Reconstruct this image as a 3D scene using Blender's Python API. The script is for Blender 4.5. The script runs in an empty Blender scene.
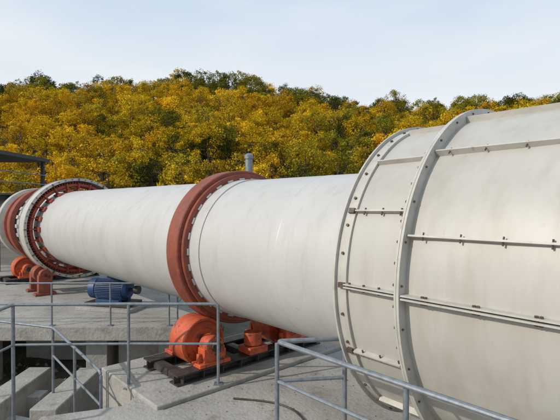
import bpy, math, random
from mathutils import Vector, Matrix, noise
random.seed(7)
HC=2.8                     # camera height above slab
F=450.0
A=math.radians(42.3)
D=Vector((-math.sin(A),math.cos(A),0)); U=Vector((math.cos(A),math.sin(A),0)); Z=Vector((0,0,1))
CU=5.04; CZ=HC-0.78
def K(t,u,z): return D*t+U*u+Z*z
def KP(t,r,th): return K(t,CU+r*math.cos(th),CZ+r*math.sin(th))

# ---------------- materials
def mat(name,col,col2=None,scale=3,rough=.6,metal=0,bump=0,bscale=20,stretch=(1,1,1),lo=.35,hi=.7,col3=None,s3=12,lo3=.55,hi3=.7,col4=None,s4=(6,6,.5),lo4=.55,hi4=.75,coat=0):
    m=bpy.data.materials.new(name); m.use_nodes=True
    n=m.node_tree.nodes; l=m.node_tree.links; b=n['Principled BSDF']
    b.inputs['Roughness'].default_value=rough; b.inputs['Metallic'].default_value=metal
    b.inputs['Base Color'].default_value=(*col,1)
    tc=n.new('ShaderNodeTexCoord'); mp=n.new('ShaderNodeMapping'); mp.inputs['Scale'].default_value=stretch
    l.new(tc.outputs['Object'],mp.inputs['Vector'])
    def layer(prev,c,sc,lo,hi,vec):
        t=n.new('ShaderNodeTexNoise'); t.inputs['Scale'].default_value=sc; t.inputs['Detail'].default_value=8; t.inputs['Roughness'].default_value=.65
        l.new(vec,t.inputs['Vector'])
        r=n.new('ShaderNodeMapRange'); r.inputs['From Min'].default_value=lo; r.inputs['From Max'].default_value=hi
        l.new(t.outputs['Fac'],r.inputs['Value'])
        mx=n.new('ShaderNodeMix'); mx.data_type='RGBA'
        l.new(r.outputs['Result'],mx.inputs['Factor'])
        if isinstance(prev,tuple): mx.inputs['A'].default_value=(*prev,1)
        else: l.new(prev,mx.inputs['A'])
        mx.inputs['B'].default_value=(*c,1)
        return mx.outputs['Result']
    o=col
    if col2: o=layer(o,col2,scale,lo,hi,mp.outputs['Vector'])
    if col3: o=layer(o,col3,s3,lo3,hi3,tc.outputs['Object'])
    if col4:
        m2=n.new('ShaderNodeMapping'); m2.inputs['Scale'].default_value=s4; l.new(tc.outputs['Object'],m2.inputs['Vector'])
        o=layer(o,col4,1.0,lo4,hi4,m2.outputs['Vector'])
    if not isinstance(o,tuple): l.new(o,b.inputs['Base Color'])
    if bump:
        t=n.new('ShaderNodeTexNoise'); t.inputs['Scale'].default_value=bscale; t.inputs['Detail'].default_value=8
        l.new(tc.outputs['Object'],t.inputs['Vector'])
        bp=n.new('ShaderNodeBump'); bp.inputs['Strength'].default_value=bump; bp.inputs['Distance'].default_value=.02
        l.new(t.outputs['Fac'],bp.inputs['Height']); l.new(bp.outputs['Normal'],b.inputs['Normal'])
    return m
M_shell=mat('shell_paint',(.49,.48,.465),(.43,.42,.40),1.3,.45,0,.14,2.2,(1,1,.35),.38,.75,(.33,.30,.27),7,.63,.88,(.37,.355,.33),(5,5,.35),.52,.85)
M_hood=mat('hood_paint',(.455,.44,.405),(.39,.37,.335),1.0,.45,0,.14,3,(1.6,1.6,.3),.35,.75,(.31,.27,.22),6,.65,.85,(.35,.325,.28),(4,4,.3),.48,.8)
M_hoodfl=mat('hood_flange_paint',(.50,.485,.445),(.38,.36,.32),5,.5,0,0,20,(1,1,1),.35,.7,(.28,.2,.14),9,.6,.8)
M_rust=mat('rust_stain',(.16,.07,.04),(.28,.2,.14),9,.8)
M_bolt=mat('bolt_steel',(.08,.05,.035),(.16,.12,.09),20,.6,.3)
M_red=mat('red_oxide_primer',(.27,.060,.030),(.16,.043,.026),4,.6,0,.15,30,(1,1,1),.35,.7,(.31,.12,.08),9,.58,.75)
M_gear=mat('gear_red_paint',(.38,.075,.035),(.20,.045,.03),6,.6,0,.1,30)
M_org=mat('orange_paint',(.58,.10,.028),(.30,.06,.028),4,.5,0,.1,30,(1,1,1),.38,.7,(.07,.045,.04),9,.56,.66)
M_blk=mat('black_greasy_steel',(.025,.023,.023),(.07,.06,.05),7,.55,.1,.2,30)
M_blue=mat('blue_motor_paint',(.02,.065,.18),(.012,.035,.09),6,.5)
M_gal=mat('galvanised_steel',(.25,.28,.31),(.16,.18,.20),14,.45,.5,.0,20,(1,1,1),.4,.7,(.2,.13,.09),9,.64,.8)
M_con=mat('concrete',(.38,.365,.335),(.27,.255,.23),.9,.9,0,.7,18,(1,1,1),.35,.7,(.16,.145,.12),3.5,.54,.78,(.20,.18,.15),(1.7,1.7,1.7),.55,.72)
M_stone=mat('rubble_stone',(.24,.22,.19),(.14,.13,.11),4,.95)
M_dirt=mat('dirt_ground',(.09,.075,.058),(.15,.13,.10),.7,.95,0,1,6,(1,1,1),.35,.7,(.05,.06,.03),.25,.5,.62)
M_roof=mat('dark_sheet_steel',(.05,.055,.06),(.09,.09,.09),3,.6,.3)
M_bark=mat('bark',(.09,.065,.045),(.05,.035,.025),4,.9)
M_hill=mat('hill_undergrowth',(.04,.035,.018),(.09,.06,.02),.3,.95,0,1,1)
M_leaf=bpy.data.materials.new('autumn_leaves'); M_leaf.use_nodes=True
n=M_leaf.node_tree.nodes; l=M_leaf.node_tree.links
n.remove(n['Principled BSDF']); b=n.new('ShaderNodeBsdfDiffuse')
oi=n.new('ShaderNodeObjectInfo'); tc=n.new('ShaderNodeTexCoord'); nz=n.new('ShaderNodeTexNoise'); nz.inputs['Scale'].default_value=.9; nz.inputs['Detail'].default_value=3
l.new(tc.outputs['Object'],nz.inputs['Vector'])
mr=n.new('ShaderNodeMapRange'); mr.inputs['From Min'].default_value=.3; mr.inputs['From Max'].default_value=.7; mr.inputs['To Min'].default_value=.42; mr.inputs['To Max'].default_value=1.45
l.new(nz.outputs['Fac'],mr.inputs['Value'])
vm=n.new('ShaderNodeVectorMath'); vm.operation='SCALE'; l.new(oi.outputs['Color'],vm.inputs[0]); l.new(mr.outputs['Result'],vm.inputs['Scale'])
l.new(vm.outputs['Vector'],b.inputs['Color'])
tr=n.new('ShaderNodeBsdfTranslucent'); l.new(vm.outputs['Vector'],tr.inputs['Color'])
ms=n.new('ShaderNodeMixShader'); ms.inputs[0].default_value=.22
l.new(b.outputs[0],ms.inputs[1]); l.new(tr.outputs[0],ms.inputs[2]); l.new(ms.outputs[0],n['Material Output'].inputs['Surface'])

# ---------------- mesh builder
class MB:
    def __init__(s): s.v=[]; s.f=[]
    def box(s,c,sx,sy,sz,ax=None):
        ax=ax or (Vector((1,0,0)),Vector((0,1,0)),Z); c=Vector(c); i=len(s.v)
        for a in(-1,1):
            for b_ in(-1,1):
                for d in(-1,1): s.v.append(c+ax[0]*a*sx/2+ax[1]*b_*sy/2+ax[2]*d*sz/2)
        for q in((0,1,3,2),(4,6,7,5),(0,4,5,1),(2,3,7,6),(0,2,6,4),(1,5,7,3)): s.f.append([i+k for k in q])
        return s
    def kbox(s,t0,t1,u0,u1,z0,z1):
        return s.box(K((t0+t1)/2,(u0+u1)/2,(z0+z1)/2),abs(t1-t0),abs(u1-u0),abs(z1-z0),(D,U,Z))
    def tube(s,p0,p1,r,r2=None,n=12,cap=True):
        p0=Vector(p0);p1=Vector(p1); r2=r if r2 is None else r2; d=(p1-p0).normalized()
        a=d.orthogonal().normalized(); b_=d.cross(a); i=len(s.v)
        for k in range(n):
            w=2*math.pi*k/n; o=a*math.cos(w)+b_*math.sin(w); s.v.append(p0+o*r); s.v.append(p1+o*r2)
        for k in range(n):
            j=(k+1)%n; s.f.append([i+2*k,i+2*j,i+2*j+1,i+2*k+1])
        if cap: s.f.append([i+2*k for k in range(n)][::-1]); s.f.append([i+2*k+1 for k in range(n)])
        return s
    def path(s,pts,r,n=10):
        for a,b_ in zip(pts,pts[1:]): s.tube(a,b_,r,None,n)
        return s
    def bendpath(s,pts,r,rad=.09,n=10):
        """tube through pts with rounded elbows"""
        pts=[Vector(p) for p in pts]; out=[pts[0]]
        for i in range(1,len(pts)-1):
            a=(pts[i-1]-pts[i]).normalized(); b_=(pts[i+1]-pts[i]).normalized()
            p0=pts[i]+a*rad; p1=pts[i]+b_*rad
            for k in range(7):
                t=k/6; out.append(p0*(1-t)**2+pts[i]*2*t*(1-t)+p1*t*t)
        out.append(pts[-1]); i0=len(s.v); ref=Z
        for k,p in enumerate(out):
            d=(out[min(k+1,len(out)-1)]-out[max(k-1,0)]).normalized()
            a=d.cross(ref)
            if a.length<.2: a=d.cross(Vector((.3,1,0)))
            a.normalize(); b_=d.cross(a)
            if k and a.dot(pa)<0 and abs(a.dot(pa))>.5: a=-a; b_=-b_
            pa=a
            for q in range(n):
                w=2*math.pi*q/n; s.v.append(p+a*math.cos(w)*r+b_*math.sin(w)*r)
        for k in range(len(out)-1):
            for q in range(n):
                j=(q+1)%n; s.f.append([i0+k*n+q,i0+k*n+j,i0+(k+1)*n+j,i0+(k+1)*n+q])
        return s
    def lathe(s,prof,n=128,u=None,z=None,closed=False,a0=0,a1=2*math.pi):
        u=CU if u is None else u; z=CZ if z is None else z; i=len(s.v); m=len(prof); full=abs(a1-a0-2*math.pi)<1e-6
        N=n if full else n+1
        for k in range(N):
            w=a0+(a1-a0)*k/n
            for t,r in prof: s.v.append(K(t,u+r*math.cos(w),z+r*math.sin(w)))
        for k in range(n):
            j=(k+1)%N
            for q in range(m if closed else m-1):
                q2=(q+1)%m; s.f.append([i+k*m+q,i+k*m+q2,i+j*m+q2,i+j*m+q])
        return s
    def make(s,name,mt,parent=None,ang=35,bevel=0):
        me=bpy.data.meshes.new(name); me.from_pydata(s.v,[],s.f); me.update()
        import bmesh
        bm=bmesh.new(); bm.from_mesh(me); bmesh.ops.recalc_face_normals(bm,faces=bm.faces); bm.to_mesh(me); bm.free()
        for p in me.polygons: p.use_smooth=True
        me.set_sharp_from_angle(angle=math.radians(ang))
        o=bpy.data.objects.new(name,me); bpy.context.scene.collection.objects.link(o); me.materials.append(mt)
        if parent: o.parent=parent
        if bevel:
            b_=o.modifiers.new('bevel','BEVEL'); b_.width=bevel; b_.segments=2; b_.limit_method='ANGLE'
        return o
def empty(name):
    o=bpy.data.objects.new(name,None); bpy.context.scene.collection.objects.link(o); return o
def px(x,y,d=None,z=None):
    if d is None: d=F*(HC-z)/(y-204)
    return Vector(((x-280)/F*d,d,HC-(y-204)/F*d))

# ---------------- kiln
kiln=empty('rotary_kiln')
sm=MB(); ts=[2.6+.2*k for k in range(108)]; NS=160
for k in range(NS):
    th=2*math.pi*k/NS
    for t in ts:
        r=1.2+.005*noise.noise(Vector((math.cos(th)*2.2,math.sin(th)*2.2,t*.9)))
        sm.v.append(KP(t,r,th))
mm=len(ts)
for k in range(NS):
    j=(k+1)%NS
    for q in range(mm-1): sm.f.append([k*mm+q,k*mm+q+1,j*mm+q+1,j*mm+q])
sm.make('shell',M_shell,kiln)
w=MB()
for t in (4.35,8.9,11.2,13.4,17.0): 
    w.lathe([(t-.03,1.196),(t-.01,1.2035),(t+.01,1.2035),(t+.03,1.196)],160)
w.make('weld_seams',M_shell,kiln,180)
MB().lathe([(6.12,1.19),(6.12,1.216),(7.25,1.216),(7.25,1.19)],160).make('wear_band',M_shell,kiln)
def ring(t0,t1,ri,ro,name,mt,parent,c=.015):
    return MB().lathe([(t0,ri),(t0,ro-c),(t0+c,ro),(t1-c,ro),(t1,ro-c),(t1,ri)],160,closed=True).make(name,mt,parent,25)
ring(6.50,6.86,1.255,1.385,'riding_ring',M_red,kiln)
pads=MB()
for k in range(30):
    th=2*math.pi*k/30; rad=U*math.cos(th)+Z*math.sin(th); tan=-U*math.sin(th)+Z*math.cos(th)
    pads.box(K(6.66,CU,CZ)+rad*1.232,.53,.11,.03,(D,tan,rad))
pads.make('riding_ring_pads',M_shell,kiln,bevel=.004)
ring(6.42,6.485,1.21,1.315,'retaining_ring',M_red,kiln,.005)
# girth gear
gg=MB(); NT=110
for k in range(NT*4):
    r=1.50 if k%4<2 else 1.44
    th=2*math.pi*k/(NT*4)
    for t in(15.45,15.8):
        gg.v.append(KP(t,r,th)); gg.v.append(KP(t,1.33,th))
n4=NT*4
for k in range(n4):
    j=(k+1)%n4; a=k*4; b2=j*4
    gg.f+= [[a,b2,b2+2,a+2],[a+1,b2+1,b2,a],[a+2,b2+2,b2+3,a+3],[a+3,b2+3,b2+1,a+1]]
gg.make('girth_gear',M_gear,kiln,20)
ring(15.36,15.44,1.36,1.44,'gear_rim',M_gear,kiln,.006)
gs=MB()
for k in range(24):
    th=2*math.pi*k/24; rad=U*math.cos(th)+Z*math.sin(th); tan=-U*math.sin(th)+Z*math.cos(th)
    gs.box(K(15.35,CU,CZ)+rad*1.235,.55,.14,.05,(D,tan,rad)); gs.box(K(15.36,CU,CZ)+rad*1.34,.22,.035,.24,(D,tan,rad))
gs.make('gear_spring_plates',M_gear,kiln)
gc=MB()
gc.lathe([(15.3,1.535),(15.3,1.62),(15.33,1.62),(15.33,1.60),(15.95,1.60),(15.95,1.62),(15.98,1.62),(15.98,1.43)],160)
gc.make('gear_guard',M_hoodfl,kiln)
gcb=MB()
for k in range(48):
    th=2*math.pi*k/48; p=KP(15.3,1.58,th); gcb.tube(p,p-D*.03,.016,None,8)
for k in range(12):
    th=2*math.pi*k/12; rad=U*math.cos(th)+Z*math.sin(th); tan=-U*math.sin(th)+Z*math.cos(th)
    gcb.box(K(15.27,CU,CZ)+rad*1.575,.05,.025,.1,(D,tan,rad))
gcb.make('gear_guard_bolts',M_bolt,kiln)
ring(18.2,18.6,1.26,1.42,'riding_ring_far',M_red,kiln)
ring(20.1,20.5,1.21,1.42,'inlet_seal',M_hoodfl,kiln)
ring(19.5,19.6,1.20,1.34,'inlet_flange',M_gear,kiln)
gb=MB()
for k in range(24):
    th=2*math.pi*k/24; rad=U*math.cos(th)+Z*math.sin(th); tan=-U*math.sin(th)+Z*math.cos(th)
    gb.box(K(18.05,CU,CZ)+rad*1.232,.25,.12,.04,(D,tan,rad))
gb.make('riding_ring_blocks',M_shell,kiln)
lg=MB()
for t,th in ((3.0,2.7),(3.02,3.0),(3.0,3.35),(3.02,3.65),(3.0,2.3)):
    rad=U*math.cos(th)+Z*math.sin(th); tan=-U*math.sin(th)+Z*math.cos(th)
    lg.box(K(t,CU,CZ)+rad*1.208,.03,.05,.02,(D,tan,rad))
lg.make('welded_lugs',M_rust,kiln)

# ---------------- hood (cowl)
hood=empty('kiln_hood')
def wavy(ts,rf,amp,name,mt,parent,seed):
    s_=MB(); mm=len(ts)
    for k in range(192):
        th=2*math.pi*k/192
        for t in ts: s_.v.append(KP(t,rf(t)+amp*noise.noise(Vector((math.cos(th)*3,math.sin(th)*3,t*1.6+seed))),th))
    for k in range(192):
        j=(k+1)%192
        for q in range(mm-1): s_.f.append([k*mm+q,k*mm+q+1,j*mm+q+1,j*mm+q])
    return s_.make(name,mt,parent,40)
MB().lathe([(2.88,1.19),(2.88,1.645)],160).make('seal_end_plate',M_hood,hood)
wavy([2.879-.0845*k for k in range(10)],lambda t:1.645+(2.88-t)*.02,.008,'seal_casing',M_hood,hood,3)
wavy([2.10-.15*k for k in range(45)],lambda t:1.70+min(.04,(2.1-t)*.02),.014,'hood_shell',M_hood,hood,8)
f=MB()
f.lathe([(2.76,1.63),(2.76,1.675),(2.875,1.675),(2.875,1.71),(2.895,1.71),(2.895,1.60)],160)
f.make('seal_flange',M_hoodfl,hood)
f=MB()
f.lathe([(2.145,1.64),(2.145,1.80),(2.125,1.80),(2.125,1.64)],160,closed=True)
f.lathe([(2.118,1.64),(2.118,1.805),(2.095,1.805),(2.095,1.64)],160,closed=True)
f.make('hood_flange',M_hoodfl,hood)
bm_=MB()
NB=72
for k in range(NB):
    th=2*math.pi*k/NB+random.uniform(-.008,.008)
    rad=U*math.cos(th)+Z*math.sin(th)
    p=KP(2.815,1.675,th)
    if k%2==0: bm_.tube(p,p+rad*.018,.015,None,6)
for k in range(60):
    th=2*math.pi*(k+.5)/60
    p=KP(2.15,1.76,th); bm_.tube(p,p+D*.025,.014,None,6)
    p=KP(2.095,1.765,th)
    if k%2: bm_.tube(p,p-D*.012,.010,None,6)
def rib(mb,t0,t1,r0,r1,deg,w=.018,h=.06):
    th=math.radians(deg); 
    rad=U*math.cos(th)+Z*math.sin(th); tan=-U*math.sin(th)+Z*math.cos(th)
    a=KP(t0,r0,th); b_=KP(t1,r1,th); c=(a+b_)/2+rad*h*.4; ax=(b_-a).normalized()
    mb.box(c,(b_-a).length,w,h,(ax,tan,rad))
rb=MB()
for dg in (85,110,134,155,203,228,252): rib(rb,2.15,2.755,1.66,1.648,dg,.014,.06)
for dg in (85,110,134,163): rib(rb,2.09,-4.4,1.70,1.74,dg,.016,.07)
for s_ in(-.45,.45): 
    rib(rb,2.15,2.755,1.66,1.648,180+s_,.012,.085); rib(rb,2.09,-4.4,1.70,1.74,180+s_,.014,.10)
rb.make('stiffener_ribs',M_hoodfl,hood)
def ribbolts(t0,t1,n,r,deg,rr=.017):
    th=math.radians(deg); rad=U*math.cos(th)+Z*math.sin(th); tan=-U*math.sin(th)+Z*math.cos(th)
    for k in range(n):
        t=t0+(t1-t0)*k/(n-1); p=KP(t,r,th)
        bm_.tube(p-tan*.035,p+tan*.035,rr,None,6)
ribbolts(2.2,2.7,4,1.695,180,.012)
for i in range(8): ribbolts(1.9-i*.42,1.87-i*.42,2,1.765,180,.014)
ribbolts(2.25,2.65,3,1.68,155,.009); ribbolts(2.25,2.65,3,1.68,203,.009)
for dg in (134,163): ribbolts(1.95,-.6,9,1.745,dg,.007)
bm_.make('hood_bolts',M_bolt,hood)
ds=MB()
for (t,dg) in ((2.8,180),(2.8,155),(2.8,203),(2.13,181)):
    th=math.radians(dg); rad=U*math.cos(th)+Z*math.sin(th); tan=-U*math.sin(th)+Z*math.cos(th)
    ds.box(K(t,CU,CZ)+rad*(1.69 if t>2.5 else 1.70),.07,.05,.03,(D,tan,rad))
ds.make('clamp_plates',M_bolt,hood)
h=MB()
for t in (-1.2,1.2):
    for u in (4.0,6.08): h.kbox(t-.12,t+.12,u-.12,u+.12,-.05,.95)
h.make('hood_legs',M_hood,hood)

# ---------------- support roller stations
def station(t,name,m1,z0=0.0):
    e=empty(name)
    for sgn in(-1,1):
        u=CU+sgn*.9; R=.40; dist=1.385+R; z=CZ-math.sqrt(dist*dist-.81)
        MB().lathe([(t-.24,.10),(t-.24,.22),(t-.20,.24),(t-.20,.33),(t-.24,.36),(t-.24,R-.01),(t-.23,R),(t+.23,R),(t+.24,R-.01),(t+.24,.1)],64,u,z).make('roller',m1,e)
        MB().lathe([(t-.62,0),(t-.62,.085),(t-.3,.085),(t-.28,.12),(t+.28,.12),(t+.3,.085),(t+.62,.085),(t+.62,0)],32,u,z).make('shaft',M_blk,e)
        for q in(-1,1):
            tt=t+q*.45
            b_=MB()
            b_.lathe([(tt-.13,0),(tt-.13,.12),(tt-.11,.17),(tt-.08,.175),(tt+.08,.175),(tt+.11,.17),(tt+.13,.12),(tt+.13,0)],32,u,z)
            b_.kbox(tt-.10,tt+.10,u-.2,u+.2,.19,z-.02); b_.kbox(tt-.13,tt+.13,u-.30,u+.30,.17,.235)
            for qq in(-1,1): 
                b_.kbox(tt-.035,tt+.035,u+qq*.2,u+qq*.27,.235,z-.1)
                b_.tube(K(tt,u+qq*.25,.23),K(tt,u+qq*.25,.29),.025,None,6)
            b_.make('bearing_housing',m1,e,bevel=.01)
            b2=MB()
            for k in range(8):
                a_=2*math.pi*k/8; c_=K(tt-.12,u+.13*math.cos(a_),z+.13*math.sin(a_)); b2.tube(c_,c_-D*.025,.014,None,6)
            b2.tube(K(tt,u,z+.16),K(tt,u,z+.215),.018,None,6)
            b2.make('housing_bolts',M_bolt,e)
    fr=MB()
    for tt in (t-.45,t+.45):
        for zz,hh,ww in((.012,.024,.26),(.085,.12,.03),(.155,.024,.26)): fr.kbox(tt-ww/2,tt+ww/2,CU-1.6,CU+1.6,zz-hh/2,zz+hh/2)
        for q in range(9): fr.kbox(tt-.12,tt+.12,CU-1.5+q*.375,CU-1.485+q*.375,.024,.143)
    for uu in (CU-1.45,CU,CU+1.45):
        fr.kbox(t-.32,t+.32,uu-.08,uu+.08,.03,.14)
    fr.make('base_frame',M_blk,e)
    th_=MB(); th_.tube(K(t-.42,CU,.3),K(t-.42,CU,.52),.16,None,24); th_.kbox(t-.6,t-.25,CU-.2,CU+.2,.17,.29); th_.make('thrust_roller',m1,e,bevel=.01)
    return e
station(6.68,'support_roller_station',M_org)
station(18.4,'support_roller_station',M_org)

# ---------------- pinion under gear
gr=empty('drive_pinion')
b_=MB(); z_=.62
b_.tube(K(15.0,3.95,z_),K(16.1,3.95,z_),.07); b_.tube(K(15.42,3.95,z_),K(15.82,3.95,z_),.24,None,24)
for t in(15.1,16.0): b_.tube(K(t-.1,3.95,z_),K(t+.1,3.95,z_),.17,None,20); b_.kbox(t-.1,t+.1,3.75,4.15,.06,z_); b_.kbox(t-.14,t+.14,3.65,4.25,.0,.08)
b_.make('pinion_body',M_red,gr,bevel=.015)
def motor(name,c,ax,s=1.0):
    e=empty(name); ay=Z.cross(ax).normalized(); c=Vector(c)
    b_=MB(); b_.tube(c-ax*.42*s,c+ax*.42*s,.26*s,None,32)
    b_.tube(c+ax*.42*s,c+ax*.50*s,.27*s,.22*s,32); b_.tube(c-ax*.62*s,c-ax*.42*s,.27*s,.285*s,32)
    for k in range(40):
        a=2*math.pi*k/40; o=ay*math.cos(a)+Z*math.sin(a); tn=ax.cross(o)
        b_.box(c+o*.275*s,.8*s,.012*s,.05*s,(ax,tn,o))
    b_.box(c+ay*.05+Z*.33*s,.28*s,.26*s,.16*s,(ax,ay,Z))
    for q in(-1,1): b_.box(c+ay*q*.22*s-Z*.29*s,.7*s,.14*s,.08*s,(ax,ay,Z))
    b_.make('motor_body',M_blue,e,bevel=.006)
    s2=MB(); s2.tube(c+ax*.5*s,c+ax*.75*s,.045*s); s2.tube(c+ax*.66*s,c+ax*.78*s,.11*s,None,20); s2.make('shaft_coupling',M_blk,e)
    b3=MB(); b3.box(c-Z*.37*s,1.3*s,.7*s,.08*s,(ax,ay,Z)); b3.make('base_plate',M_blk,e)
    return e
p=px(113,0,12.1); motor('electric_motor',(p.x,p.y,.52),Vector((1,-.25,0)).normalized(),1.0)
MB().box((p.x,p.y,.045),1.6,1.0,.09,(Vector((1,-.25,0)).normalized(),Z.cross(Vector((1,-.25,0)).normalized()),Z)).make('motor_plinth',M_con,bevel=.01)

# ---------------- slabs / piers
GZ=-1.5
def prism(poly,z0,z1,name,mt,parent=None,bevel=.02):
    m=MB(); n_=len(poly)
    for q in poly: m.v.append(Vector((q[0],q[1],z0)))
    for q in poly: m.v.append(Vector((q[0],q[1],z1)))
    m.f.append(list(range(n_))[::-1]); m.f.append([n_+k for k in range(n_)])
    for k in range(n_): m.f.append([k,(k+1)%n_,n_+(k+1)%n_,n_+k])
    return m.make(name,mt,parent,bevel=bevel)
P=lambda x,y:tuple(px(x,y,None,0.0)[:2])
a,b1,c1,d1=P(40,413),P(124,402),P(150,379),P(240,379)
prism([(-2.9,-3),(a[0],a[1]),(b1[0],b1[1]),(c1[0],c1[1]),(K(5.7,3.0,0).x+.0,K(5.7,3.0,0).y),(K(5.7,8,0).x,K(5.7,8,0).y),(12,4),(12,-3)],GZ-.2,-.06,'concrete_platform',M_con)
pier=MB(); pier.kbox(5.72,7.75,2.9,7.4,GZ-.2,0.0); pier.make('kiln_pier',M_con,bevel=.02)
fp=empty('equipment_platform')
m=MB(); m.box((-8.2,12.9,-.16),12.0,5.4,.32); m.make('slab',M_con,fp,bevel=.015)
m=MB()
for x in (-12.5,-9.6,-7.05,-4.3,-2.6):
    for y in (10.75,14.9): m.box((x,y,(GZ-.2-.32)/2),.5,.5,-GZ+.2-.32)
m.box((-8.2,11.0,-.42),11.6,.28,.2)
m.make('columns',M_con,fp,bevel=.015)
m=MB(); m.box((-3.35,11.1,-.9),1.1,.6,1.1); m.box((-6.0,12.6,-1.0),2.0,.5,1.0); m.make('retaining_wall',M_con,None,bevel=.02)
m=MB(); m.box((-7.0,9.3,GZ+.12),4.2,.35,.5); m.box((-5.4,9.0,GZ+.25),.5,2.2,.75); m.box((-3.9,8.3,GZ+.4),.45,1.9,1.05); m.make('foundation_beam',M_con,None,bevel=.02)
m=MB(); m.kbox(17.2,24,2.6,7.6,GZ-.2,-.01); m.make('kiln_pier',M_con,bevel=.02)

# ---------------- railings
def railing(name,pts,h=1.05,mid=True,posts=True,r=.024,pr=None,step=None,foot=None):
    e=empty(name); m=MB(); pts=[Vector(q) for q in pts]
    m.path(pts,r)
    if mid: m.path([q-Z*h*.5 for q in pts],r*.8)
    for q in pts: m.tube(q-Z*r,q+Z*r,r,None,10)
    m.make('rails',M_gal,e)
    if posts:
        m=MB(); P_=[]
        for a_,b_ in zip(pts,pts[1:]):
            n_=max(1,round((b_-a_).length/(step or 1.5)))
            for k in range(n_): P_.append(a_.lerp(b_,k/n_))
        P_.append(pts[-1])
        for q in P_:
            m.tube(q-Z*h,q,pr or r); m.box(q-Z*(h-.006),.12,.12,.012)
        m.make('posts',M_gal,e)
    return e
dR=6.96; zt=HC-1.55
q1=Vector(((218-280)/F*dR,dR,zt)); q2=Vector(((128-280)/F*dR,dR,zt)); q3=Vector(((12-280)/F*6.9,6.9,zt-.0))
e=empty('walkway_railing'); m=MB(); m.bendpath([Vector((q1.x,q1.y,-.05)),q1,q2,q3,Vector((-4.35,5.2,zt-.1))],.024,.06)
m.path([q1-Z*.62,q2-Z*.62,q3-Z*.62,Vector((-4.35,5.2,zt-.72))],.019)
m.make('rails',M_gal,e)
m=MB(); m.tube(q2,Vector((q2.x,q2.y,-.06)),.024)
for q in(q1,q2): m.box((q.x,q.y,-.052 if q is q2 else .008),.13,.13,.016)
m.tube(q3,q3-Z*(zt-GZ),.028); m.tube(Vector((-4.35,5.2,zt-.1)),Vector((-4.35,5.2,GZ)),.028); m.make('posts',M_gal,e)
# lower railing beside the pit, standing on a concrete kerb
s1=px(52,328,8.0); s2=px(100,373,6.62)
e=empty('pit_railing'); m=MB()
A_=s1; B_=s2; bot=-1.3
m.bendpath([s1+Vector((-1.4,.5,.0)),A_,B_,Vector((B_.x,B_.y,bot))],.024,.08); m.path([A_-Z*.5,B_-Z*.5],.018)
for q in (A_,A_.lerp(B_,.5),s1+Vector((-1.4,.5,0))): m.tube(q,Vector((q.x,q.y,bot)),.024)
m.make('handrails',M_gal,e)
dd=(s2-s1); dd.z=0; L=dd.length; dd.normalize(); c_=(s1+s2)/2
m=MB(); m.box((c_.x,c_.y,-1.45),L+.6,.35,.5,(dd,dd.cross(Z).normalized(),Z)); q=s1+Vector((-.8,.3,0)); m.box((q.x,q.y,-1.46),1.7,.34,.46,(Vector((-.94,.336,0)),Vector((.336,.94,0)),Z)); m.make('kerb',M_con,e,bevel=.01)
railing('walkway_railing',[(-9.6,10.32,.98),(-6.6,10.32,.98),(-2.55,10.32,.98),],.98,step=1.35,r=.02)
railing('walkway_railing',[(-2.4,10.5,.98),(-2.4,12.2,.98)],.98,step=1.7,r=.02)
# right near rail
e=empty('walkway_railing'); zt=HC-1.45
r0=px(277,342,None,zt); r1=px(505,420,None,zt); rd=(r1-r0).normalized(); r2=r0+rd*4.2
r3=px(345,339,None,zt)
hh=zt+.06
m=MB(); m.bendpath([r3-Z*hh,r3,r0,r2],.025,.07); 
m.bendpath([r3-Z*.42,r0-Z*.42,r2-Z*.42],.02,.04)
m.make('rails',M_gal,e)
m=MB()
for q in (r0,r0+rd*1.55,r0+rd*2.7,r0+rd*4.05): m.tube(q-Z*.02,q-Z*hh,.024); m.box(q-Z*(hh-.008),.14,.14,.016)
m.box(r3-Z*(hh-.008),.14,.14,.016)
m.make('posts',M_gal,e)
m=MB(); m.path([r0-Z*(hh-.1),r2-Z*(hh-.1)],.015); m.make('toe_bar',M_gal,e)
# rubber hose lying on the slab
hs=MB(); pts=[]
for k in range(60):
    s_=k/59; t=5.3-3.3*s_; u=3.9+.35*math.sin(s_*7)+.2*s_
    pts.append(K(t,u,-.043))
hs.path(pts,.014,8); hs.make('rubber_hose',M_blk)
m=MB()
for k in range(230):
    if k<150: q=K(random.uniform(3,5.6),random.uniform(2.4,6),-.057)
    else: q=K(random.uniform(5.8,7.6),random.uniform(3,7.2),.003)
    r=random.uniform(.004,.017); i=len(m.v)
    for w_ in((1,0,0),(-1,0,0),(0,1,0),(0,-1,0),(0,0,1),(0,0,-.2)): m.v.append(q+Vector(w_)*r*random.uniform(.6,1.3))
    for w_ in((0,2,4),(2,1,4),(1,3,4),(3,0,4),(2,0,5),(1,2,5),(3,1,5),(0,3,5)): m.f.append([i+v for v in w_])
m.make('gravel_grit',M_stone,None,10)

# ---------------- left canopy building
sh=empty('steel_canopy')
m=MB(); m.box((-14.6,20.5,HC+2.15),6.2,4,.16); m.box((-14.6,18.45,HC+2.02),6.2,.1,.28); m.make('roof',M_roof,sh)
m=MB()
for x in(-17.5,-14.5,-11.75):
    for y in (18.7,22.3): m.box((x,y,.4+HC/2),.14,.14,HC+3.3)
for x in(-17.5,-14.5,-11.75): m.box((x,20.5,HC+.3),.12,3.8,.16)
m.box((-14.6,20.5,HC+.42),6.2,4,.08)
m.tube((-14.5,18.7,HC+.5),(-11.75,18.7,HC+1.95),.03)
m.make('frame',M_roof,sh)
m=MB()
for z in(.95,1.4): m.path([Vector((-17.6,18.6,HC+z)),Vector((-11.6,18.6,HC+z)),Vector((-11.6,22.4,HC+z))],.025)
for k in range(7): m.tube(Vector((-17.6+k,18.6,HC+.4)),Vector((-17.6+k,18.6,HC+1.4)),.022)
m.make('railing',M_gal,sh)
e=empty('exhaust_pipe'); q=px(249,155,18.0)
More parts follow.
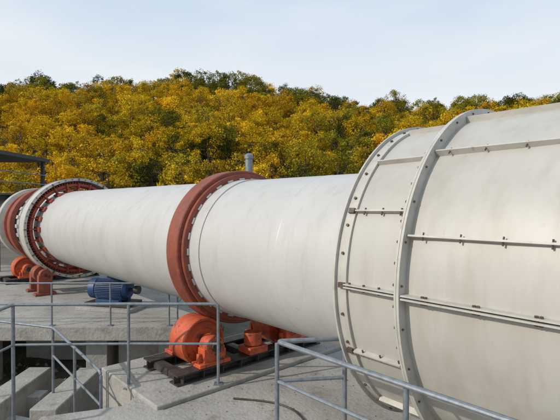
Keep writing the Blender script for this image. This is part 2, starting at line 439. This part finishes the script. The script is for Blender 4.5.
m=MB(); m.tube((q.x,q.y,GZ),(q.x,q.y,q.z-.12),.15,None,24); m.tube((q.x,q.y,q.z-.16),(q.x,q.y,q.z-.02),.185,None,24); m.tube((q.x,q.y,q.z-.02),(q.x,q.y,q.z+.06),.185,.08,24)
m.make('pipe',M_gal,e)

# ---------------- ground
def gh(x,y):
    if abs(x)<14 and -4<y<26:
        return GZ+.10*noise.noise(Vector((x*.8,y*.8,0)))+.05*noise.noise(Vector((x*2.5,y*2.5,3)))
    return GZ
def grid(x0,x1,y0,y1,nx,ny,fn,name,mt):
    m=MB()
    for j in range(ny+1):
        for i in range(nx+1):
            x=x0+(x1-x0)*i/nx;y=y0+(y1-y0)*j/ny; m.v.append(Vector((x,y,fn(x,y))))
    for j in range(ny):
        for i in range(nx):
            a=j*(nx+1)+i; m.f.append([a,a+1,a+nx+2,a+nx+1])
    return m.make(name,mt,None,180)
gm=MB(); ax_=[-1200,-600,-300,-150,-80,-40,-25]+[-16+.25*i for i in range(100)]+[12,25,40,80,150,300,600,1200]
ay_=[-1200,-500,-200,-60,-20]+[-2+.25*i for i in range(100)]+[26,40,60,100,200,500,1200]
for y in ay_:
    for x in ax_: gm.v.append(Vector((x,y,gh(x,y))))
nx=len(ax_)
for j in range(len(ay_)-1):
    for i in range(nx-1):
        a_=j*nx+i; gm.f.append([a_,a_+1,a_+nx+1,a_+nx])
gm.make('ground',M_dirt,None,180)
m=MB()
for k in range(620):
    x=random.uniform(-10,-1.5) if k<450 else random.uniform(-2,8); y=random.uniform(6.5,12) if k<450 else random.uniform(9,18); r=random.uniform(.02,.08)
    i=len(m.v); z=gh(x,y)+r*.3
    for q in((1,0,0),(-1,0,0),(0,1,0),(0,-1,0),(0,0,1),(0,0,-1)): m.v.append(Vector((x,y,z))+Vector(q)*r*random.uniform(.6,1.2))
    for q in((0,2,4),(2,1,4),(1,3,4),(3,0,4),(2,0,5),(1,2,5),(3,1,5),(0,3,5)): m.f.append([i+v for v in q])
m.make('rubble',M_stone,None,10)
M_grass=mat('dry_grass',(.11,.10,.045),(.05,.06,.025),3,.9)
m=MB()
for k in range(9000):
    if k<5000: x=random.uniform(-11,-1.5); y=random.uniform(7.2,18)
    else: x=random.uniform(-3,16); y=random.uniform(9,30)
    if noise.noise(Vector((x*.5,y*.5,9)))<.12: continue
    h_=random.uniform(.08,.28); a_=random.uniform(0,6.28); w_=.014; z=gh(x,y)-.02
    dx,dy=math.cos(a_)*w_,math.sin(a_)*w_; i=len(m.v)
    m.v+= [Vector((x-dx,y-dy,z)),Vector((x+dx,y+dy,z)),Vector((x+random.uniform(-.15,.15),y+random.uniform(-.15,.15),z+h_))]
    m.f.append([i,i+1,i+2])
m.make('grass',M_grass,None,180)

# ---------------- hill and forest
prof=[(-400,100),(-150,92),(0,87),(30,74),(55,80),(85,84),(110,78),(150,79),(200,74),(260,81),(310,92),(350,104),(400,99),(450,104),(490,96),(540,98),(600,95),(800,100),(1200,110)]
def top(x):
    for (a0,b0),(a1_,b1_) in zip(prof,prof[1:]):
        if a0<=x<=a1_: return b0+(b1_-b0)*(x-a0)/(a1_-a0)
    return 100
Y0,Y1=58.,130.
def hillz(x,y):
    yy=max(y,1.); pxx=280+F*x/max(yy,50.); s=(204-top(max(-399,min(1199,pxx))))/F
    zr=HC+s*Y1-6.6
    k=(y-Y0)/(Y1-Y0)
    if k<=0: return GZ-.3
    if k<1: kk=k**.9; return GZ-.3+(zr-GZ)*kk+1.2*noise.noise(Vector((x*.04,y*.04,0)))*min(1,k*4)
    return zr-(y-Y1)*.12
grid(-260,260,55,330,130,70,hillz,'hill',M_hill)
def tree_mesh(seed,name):
    rnd=random.Random(seed); me=bpy.data.meshes.new(name); v=[];f=[];mi=[]
    def tube(p0,p1,r0,r1,n=6):
        m=MB(); m.tube(p0,p1,r0,r1,n,False); i=len(v); v.extend(m.v)
        for q in m.f: f.append([i+k for k in q]); mi.append(0)
    H=rnd.uniform(6.4,8.4); tube(Vector((0,0,-.6)),Vector((.1,0,H*.45)),.2,.13); tube(Vector((.1,0,H*.45)),Vector((0,.2,H*.85)),.13,.04)
    cl=[]
    for k in range(34):
        a=rnd.uniform(0,6.283); hz=rnd.uniform(-.75,1); rr=math.sqrt(max(0,1-hz*hz))*rnd.uniform(.5,1.1)
        c=Vector((math.cos(a)*rr*2.6,math.sin(a)*rr*2.6,H*.62+hz*H*.36*rnd.uniform(.8,1.05))); cl.append((c,rnd.uniform(.35,1.0)))
        if k%4==0: tube(Vector((0,0,H*rnd.uniform(.25,.6))),c,.07,.02,5)
    for c,r in cl:
        for q in range(int(92*r)):
            d=Vector((rnd.gauss(0,1),rnd.gauss(0,1),rnd.gauss(0,1))).normalized(); p=c+Vector((d.x,d.y,d.z*.75))*r*rnd.uniform(.5,1.2)
            nn=(d+Vector((rnd.gauss(0,.5),rnd.gauss(0,.5),rnd.gauss(0,.5)+.3))).normalized(); a1=nn.orthogonal().normalized(); a1=Matrix.Rotation(rnd.uniform(0,6.28),3,nn)@a1; a2=nn.cross(a1); s=rnd.uniform(.09,.18)
            i=len(v); v.extend([p-a1*s,p-a2*s*.6,p+a1*s,p+a2*s*.6]); f.append([i,i+1,i+2,i+3]); mi.append(1)
    me.from_pydata(v,[],f); me.materials.append(M_bark); me.materials.append(M_leaf)
    me.polygons.foreach_set('material_index',mi); me.update(); return me
TM=[tree_mesh(100+k,'tree_%d'%k) for k in range(8)]
forest=empty('autumn_forest')
cols=[(.64,.41,.02),(.72,.48,.025),(.56,.32,.015),(.60,.40,.02),(.52,.38,.03),(.68,.45,.02),(.44,.28,.02)]
greens=[(.17,.17,.02),(.10,.11,.02),(.26,.23,.022),(.07,.08,.02),(.32,.28,.025)]
y=Y0+2
cnt=0
while y<Y1+10:
    x=-y*.84-8
    while x<y*.84+8:
        X=x+random.uniform(-1.9,1.9); YY=y+random.uniform(-1.9,1.9)
        pxx=280+F*X/YY; k=(YY-Y0)/(Y1-Y0)
        s=random.uniform(.68,1.2)
        if k>.93: s=random.uniform(.55,1.25)
        o=bpy.data.objects.new('tree',random.choice(TM)); bpy.context.scene.collection.objects.link(o); o.parent=forest
        o.location=(X,YY,hillz(X,YY)-.2); o.rotation_euler=(random.uniform(-.08,.08),random.uniform(-.08,.08),random.uniform(0,6.28)); o.scale=(s*random.uniform(.9,1.15),s*random.uniform(.9,1.15),s)
        pg=.06+ (.5 if k>.88 else 0)+ (.3 if k<.14 else 0)
        pg+= .34*max(0,min(1,(pxx-270)/120))
        pg+= .6*noise.noise(Vector((X*.045,YY*.045,5)))
        if pxx<45 and k>.6: pg+=.3
        c=random.choice(greens) if random.random()<pg else random.choice(cols)
        g_=random.uniform(.75,1.15); o.color=(c[0]*g_,c[1]*g_*random.uniform(.92,1.06),c[2]*g_,1); cnt+=1
        x+=4.3
    y+=4.2
print('trees',cnt)

# ---------------- light
SAZ=math.radians(246); SEL=math.radians(30)
sv=Vector((math.sin(SAZ)*math.cos(SEL),math.cos(SAZ)*math.cos(SEL),math.sin(SEL)))
sl=bpy.data.lights.new('sun','SUN'); sl.energy=3.1; sl.angle=math.radians(.8); sl.color=(1,.915,.80)
so=bpy.data.objects.new('sun',sl); bpy.context.scene.collection.objects.link(so); so.rotation_euler=(-sv).to_track_quat('-Z','Y').to_euler()
wd=bpy.data.worlds.new('World'); bpy.context.scene.world=wd; wd.use_nodes=True
n=wd.node_tree.nodes; l=wd.node_tree.links; bg=n['Background']; bg.inputs['Strength'].default_value=.11
sk=n.new('ShaderNodeTexSky'); sk.sky_type='NISHITA'; sk.sun_disc=False; sk.sun_elevation=SEL; sk.sun_rotation=SAZ; sk.air_density=1; sk.dust_density=2.5
tc=n.new('ShaderNodeTexCoord'); mp=n.new('ShaderNodeMapping'); mp.inputs['Scale'].default_value=(1.0,1.0,3.5); mp.inputs['Rotation'].default_value=(0,.15,0); l.new(tc.outputs['Generated'],mp.inputs['Vector'])
sep=n.new('ShaderNodeSeparateXYZ'); l.new(tc.outputs['Generated'],sep.inputs[0])
cr=n.new('ShaderNodeValToRGB'); l.new(sep.outputs['Z'],cr.inputs['Fac'])
e0,e1=cr.color_ramp.elements; e0.position=.15; e0.color=(.93,.97,.99,1); e1.position=.6; e1.color=(.50,.71,.96,1)
hz=n.new('ShaderNodeVectorMath'); hz.operation='SCALE'; hz.inputs['Scale'].default_value=9.0; l.new(cr.outputs['Color'],hz.inputs[0])
m0=n.new('ShaderNodeMix'); m0.data_type='RGBA'; m0.inputs['Factor'].default_value=.85; l.new(sk.outputs['Color'],m0.inputs['A']); l.new(hz.outputs['Vector'],m0.inputs['B'])
nz=n.new('ShaderNodeTexNoise'); nz.inputs['Scale'].default_value=1.7; nz.inputs['Detail'].default_value=6; nz.inputs['Roughness'].default_value=.5; l.new(mp.outputs['Vector'],nz.inputs['Vector'])
mr=n.new('ShaderNodeMapRange'); mr.inputs['From Min'].default_value=.40; mr.inputs['From Max'].default_value=.72; mr.inputs['To Min'].default_value=.0; mr.inputs['To Max'].default_value=.7; l.new(nz.outputs['Fac'],mr.inputs['Value'])
mx=n.new('ShaderNodeMix'); mx.data_type='RGBA'; l.new(mr.outputs['Result'],mx.inputs['Factor']); l.new(m0.outputs['Result'],mx.inputs['A']); mx.inputs['B'].default_value=(8.3,8.5,8.6,1)
l.new(mx.outputs['Result'],bg.inputs['Color'])
# ---------------- camera
cd=bpy.data.cameras.new('camera'); cd.sensor_width=36; cd.lens=F/560*36; cd.clip_end=3000; cd.clip_start=.05
co=bpy.data.objects.new('camera',cd); bpy.context.scene.collection.objects.link(co); co.location=(0,0,HC)
co.rotation_euler=(math.radians(90)-math.atan(6/F),0,0)
bpy.context.scene.camera=co
bpy.context.scene.view_settings.view_transform='Standard'; bpy.context.scene.view_settings.look='None'; bpy.context.scene.view_settings.exposure=0
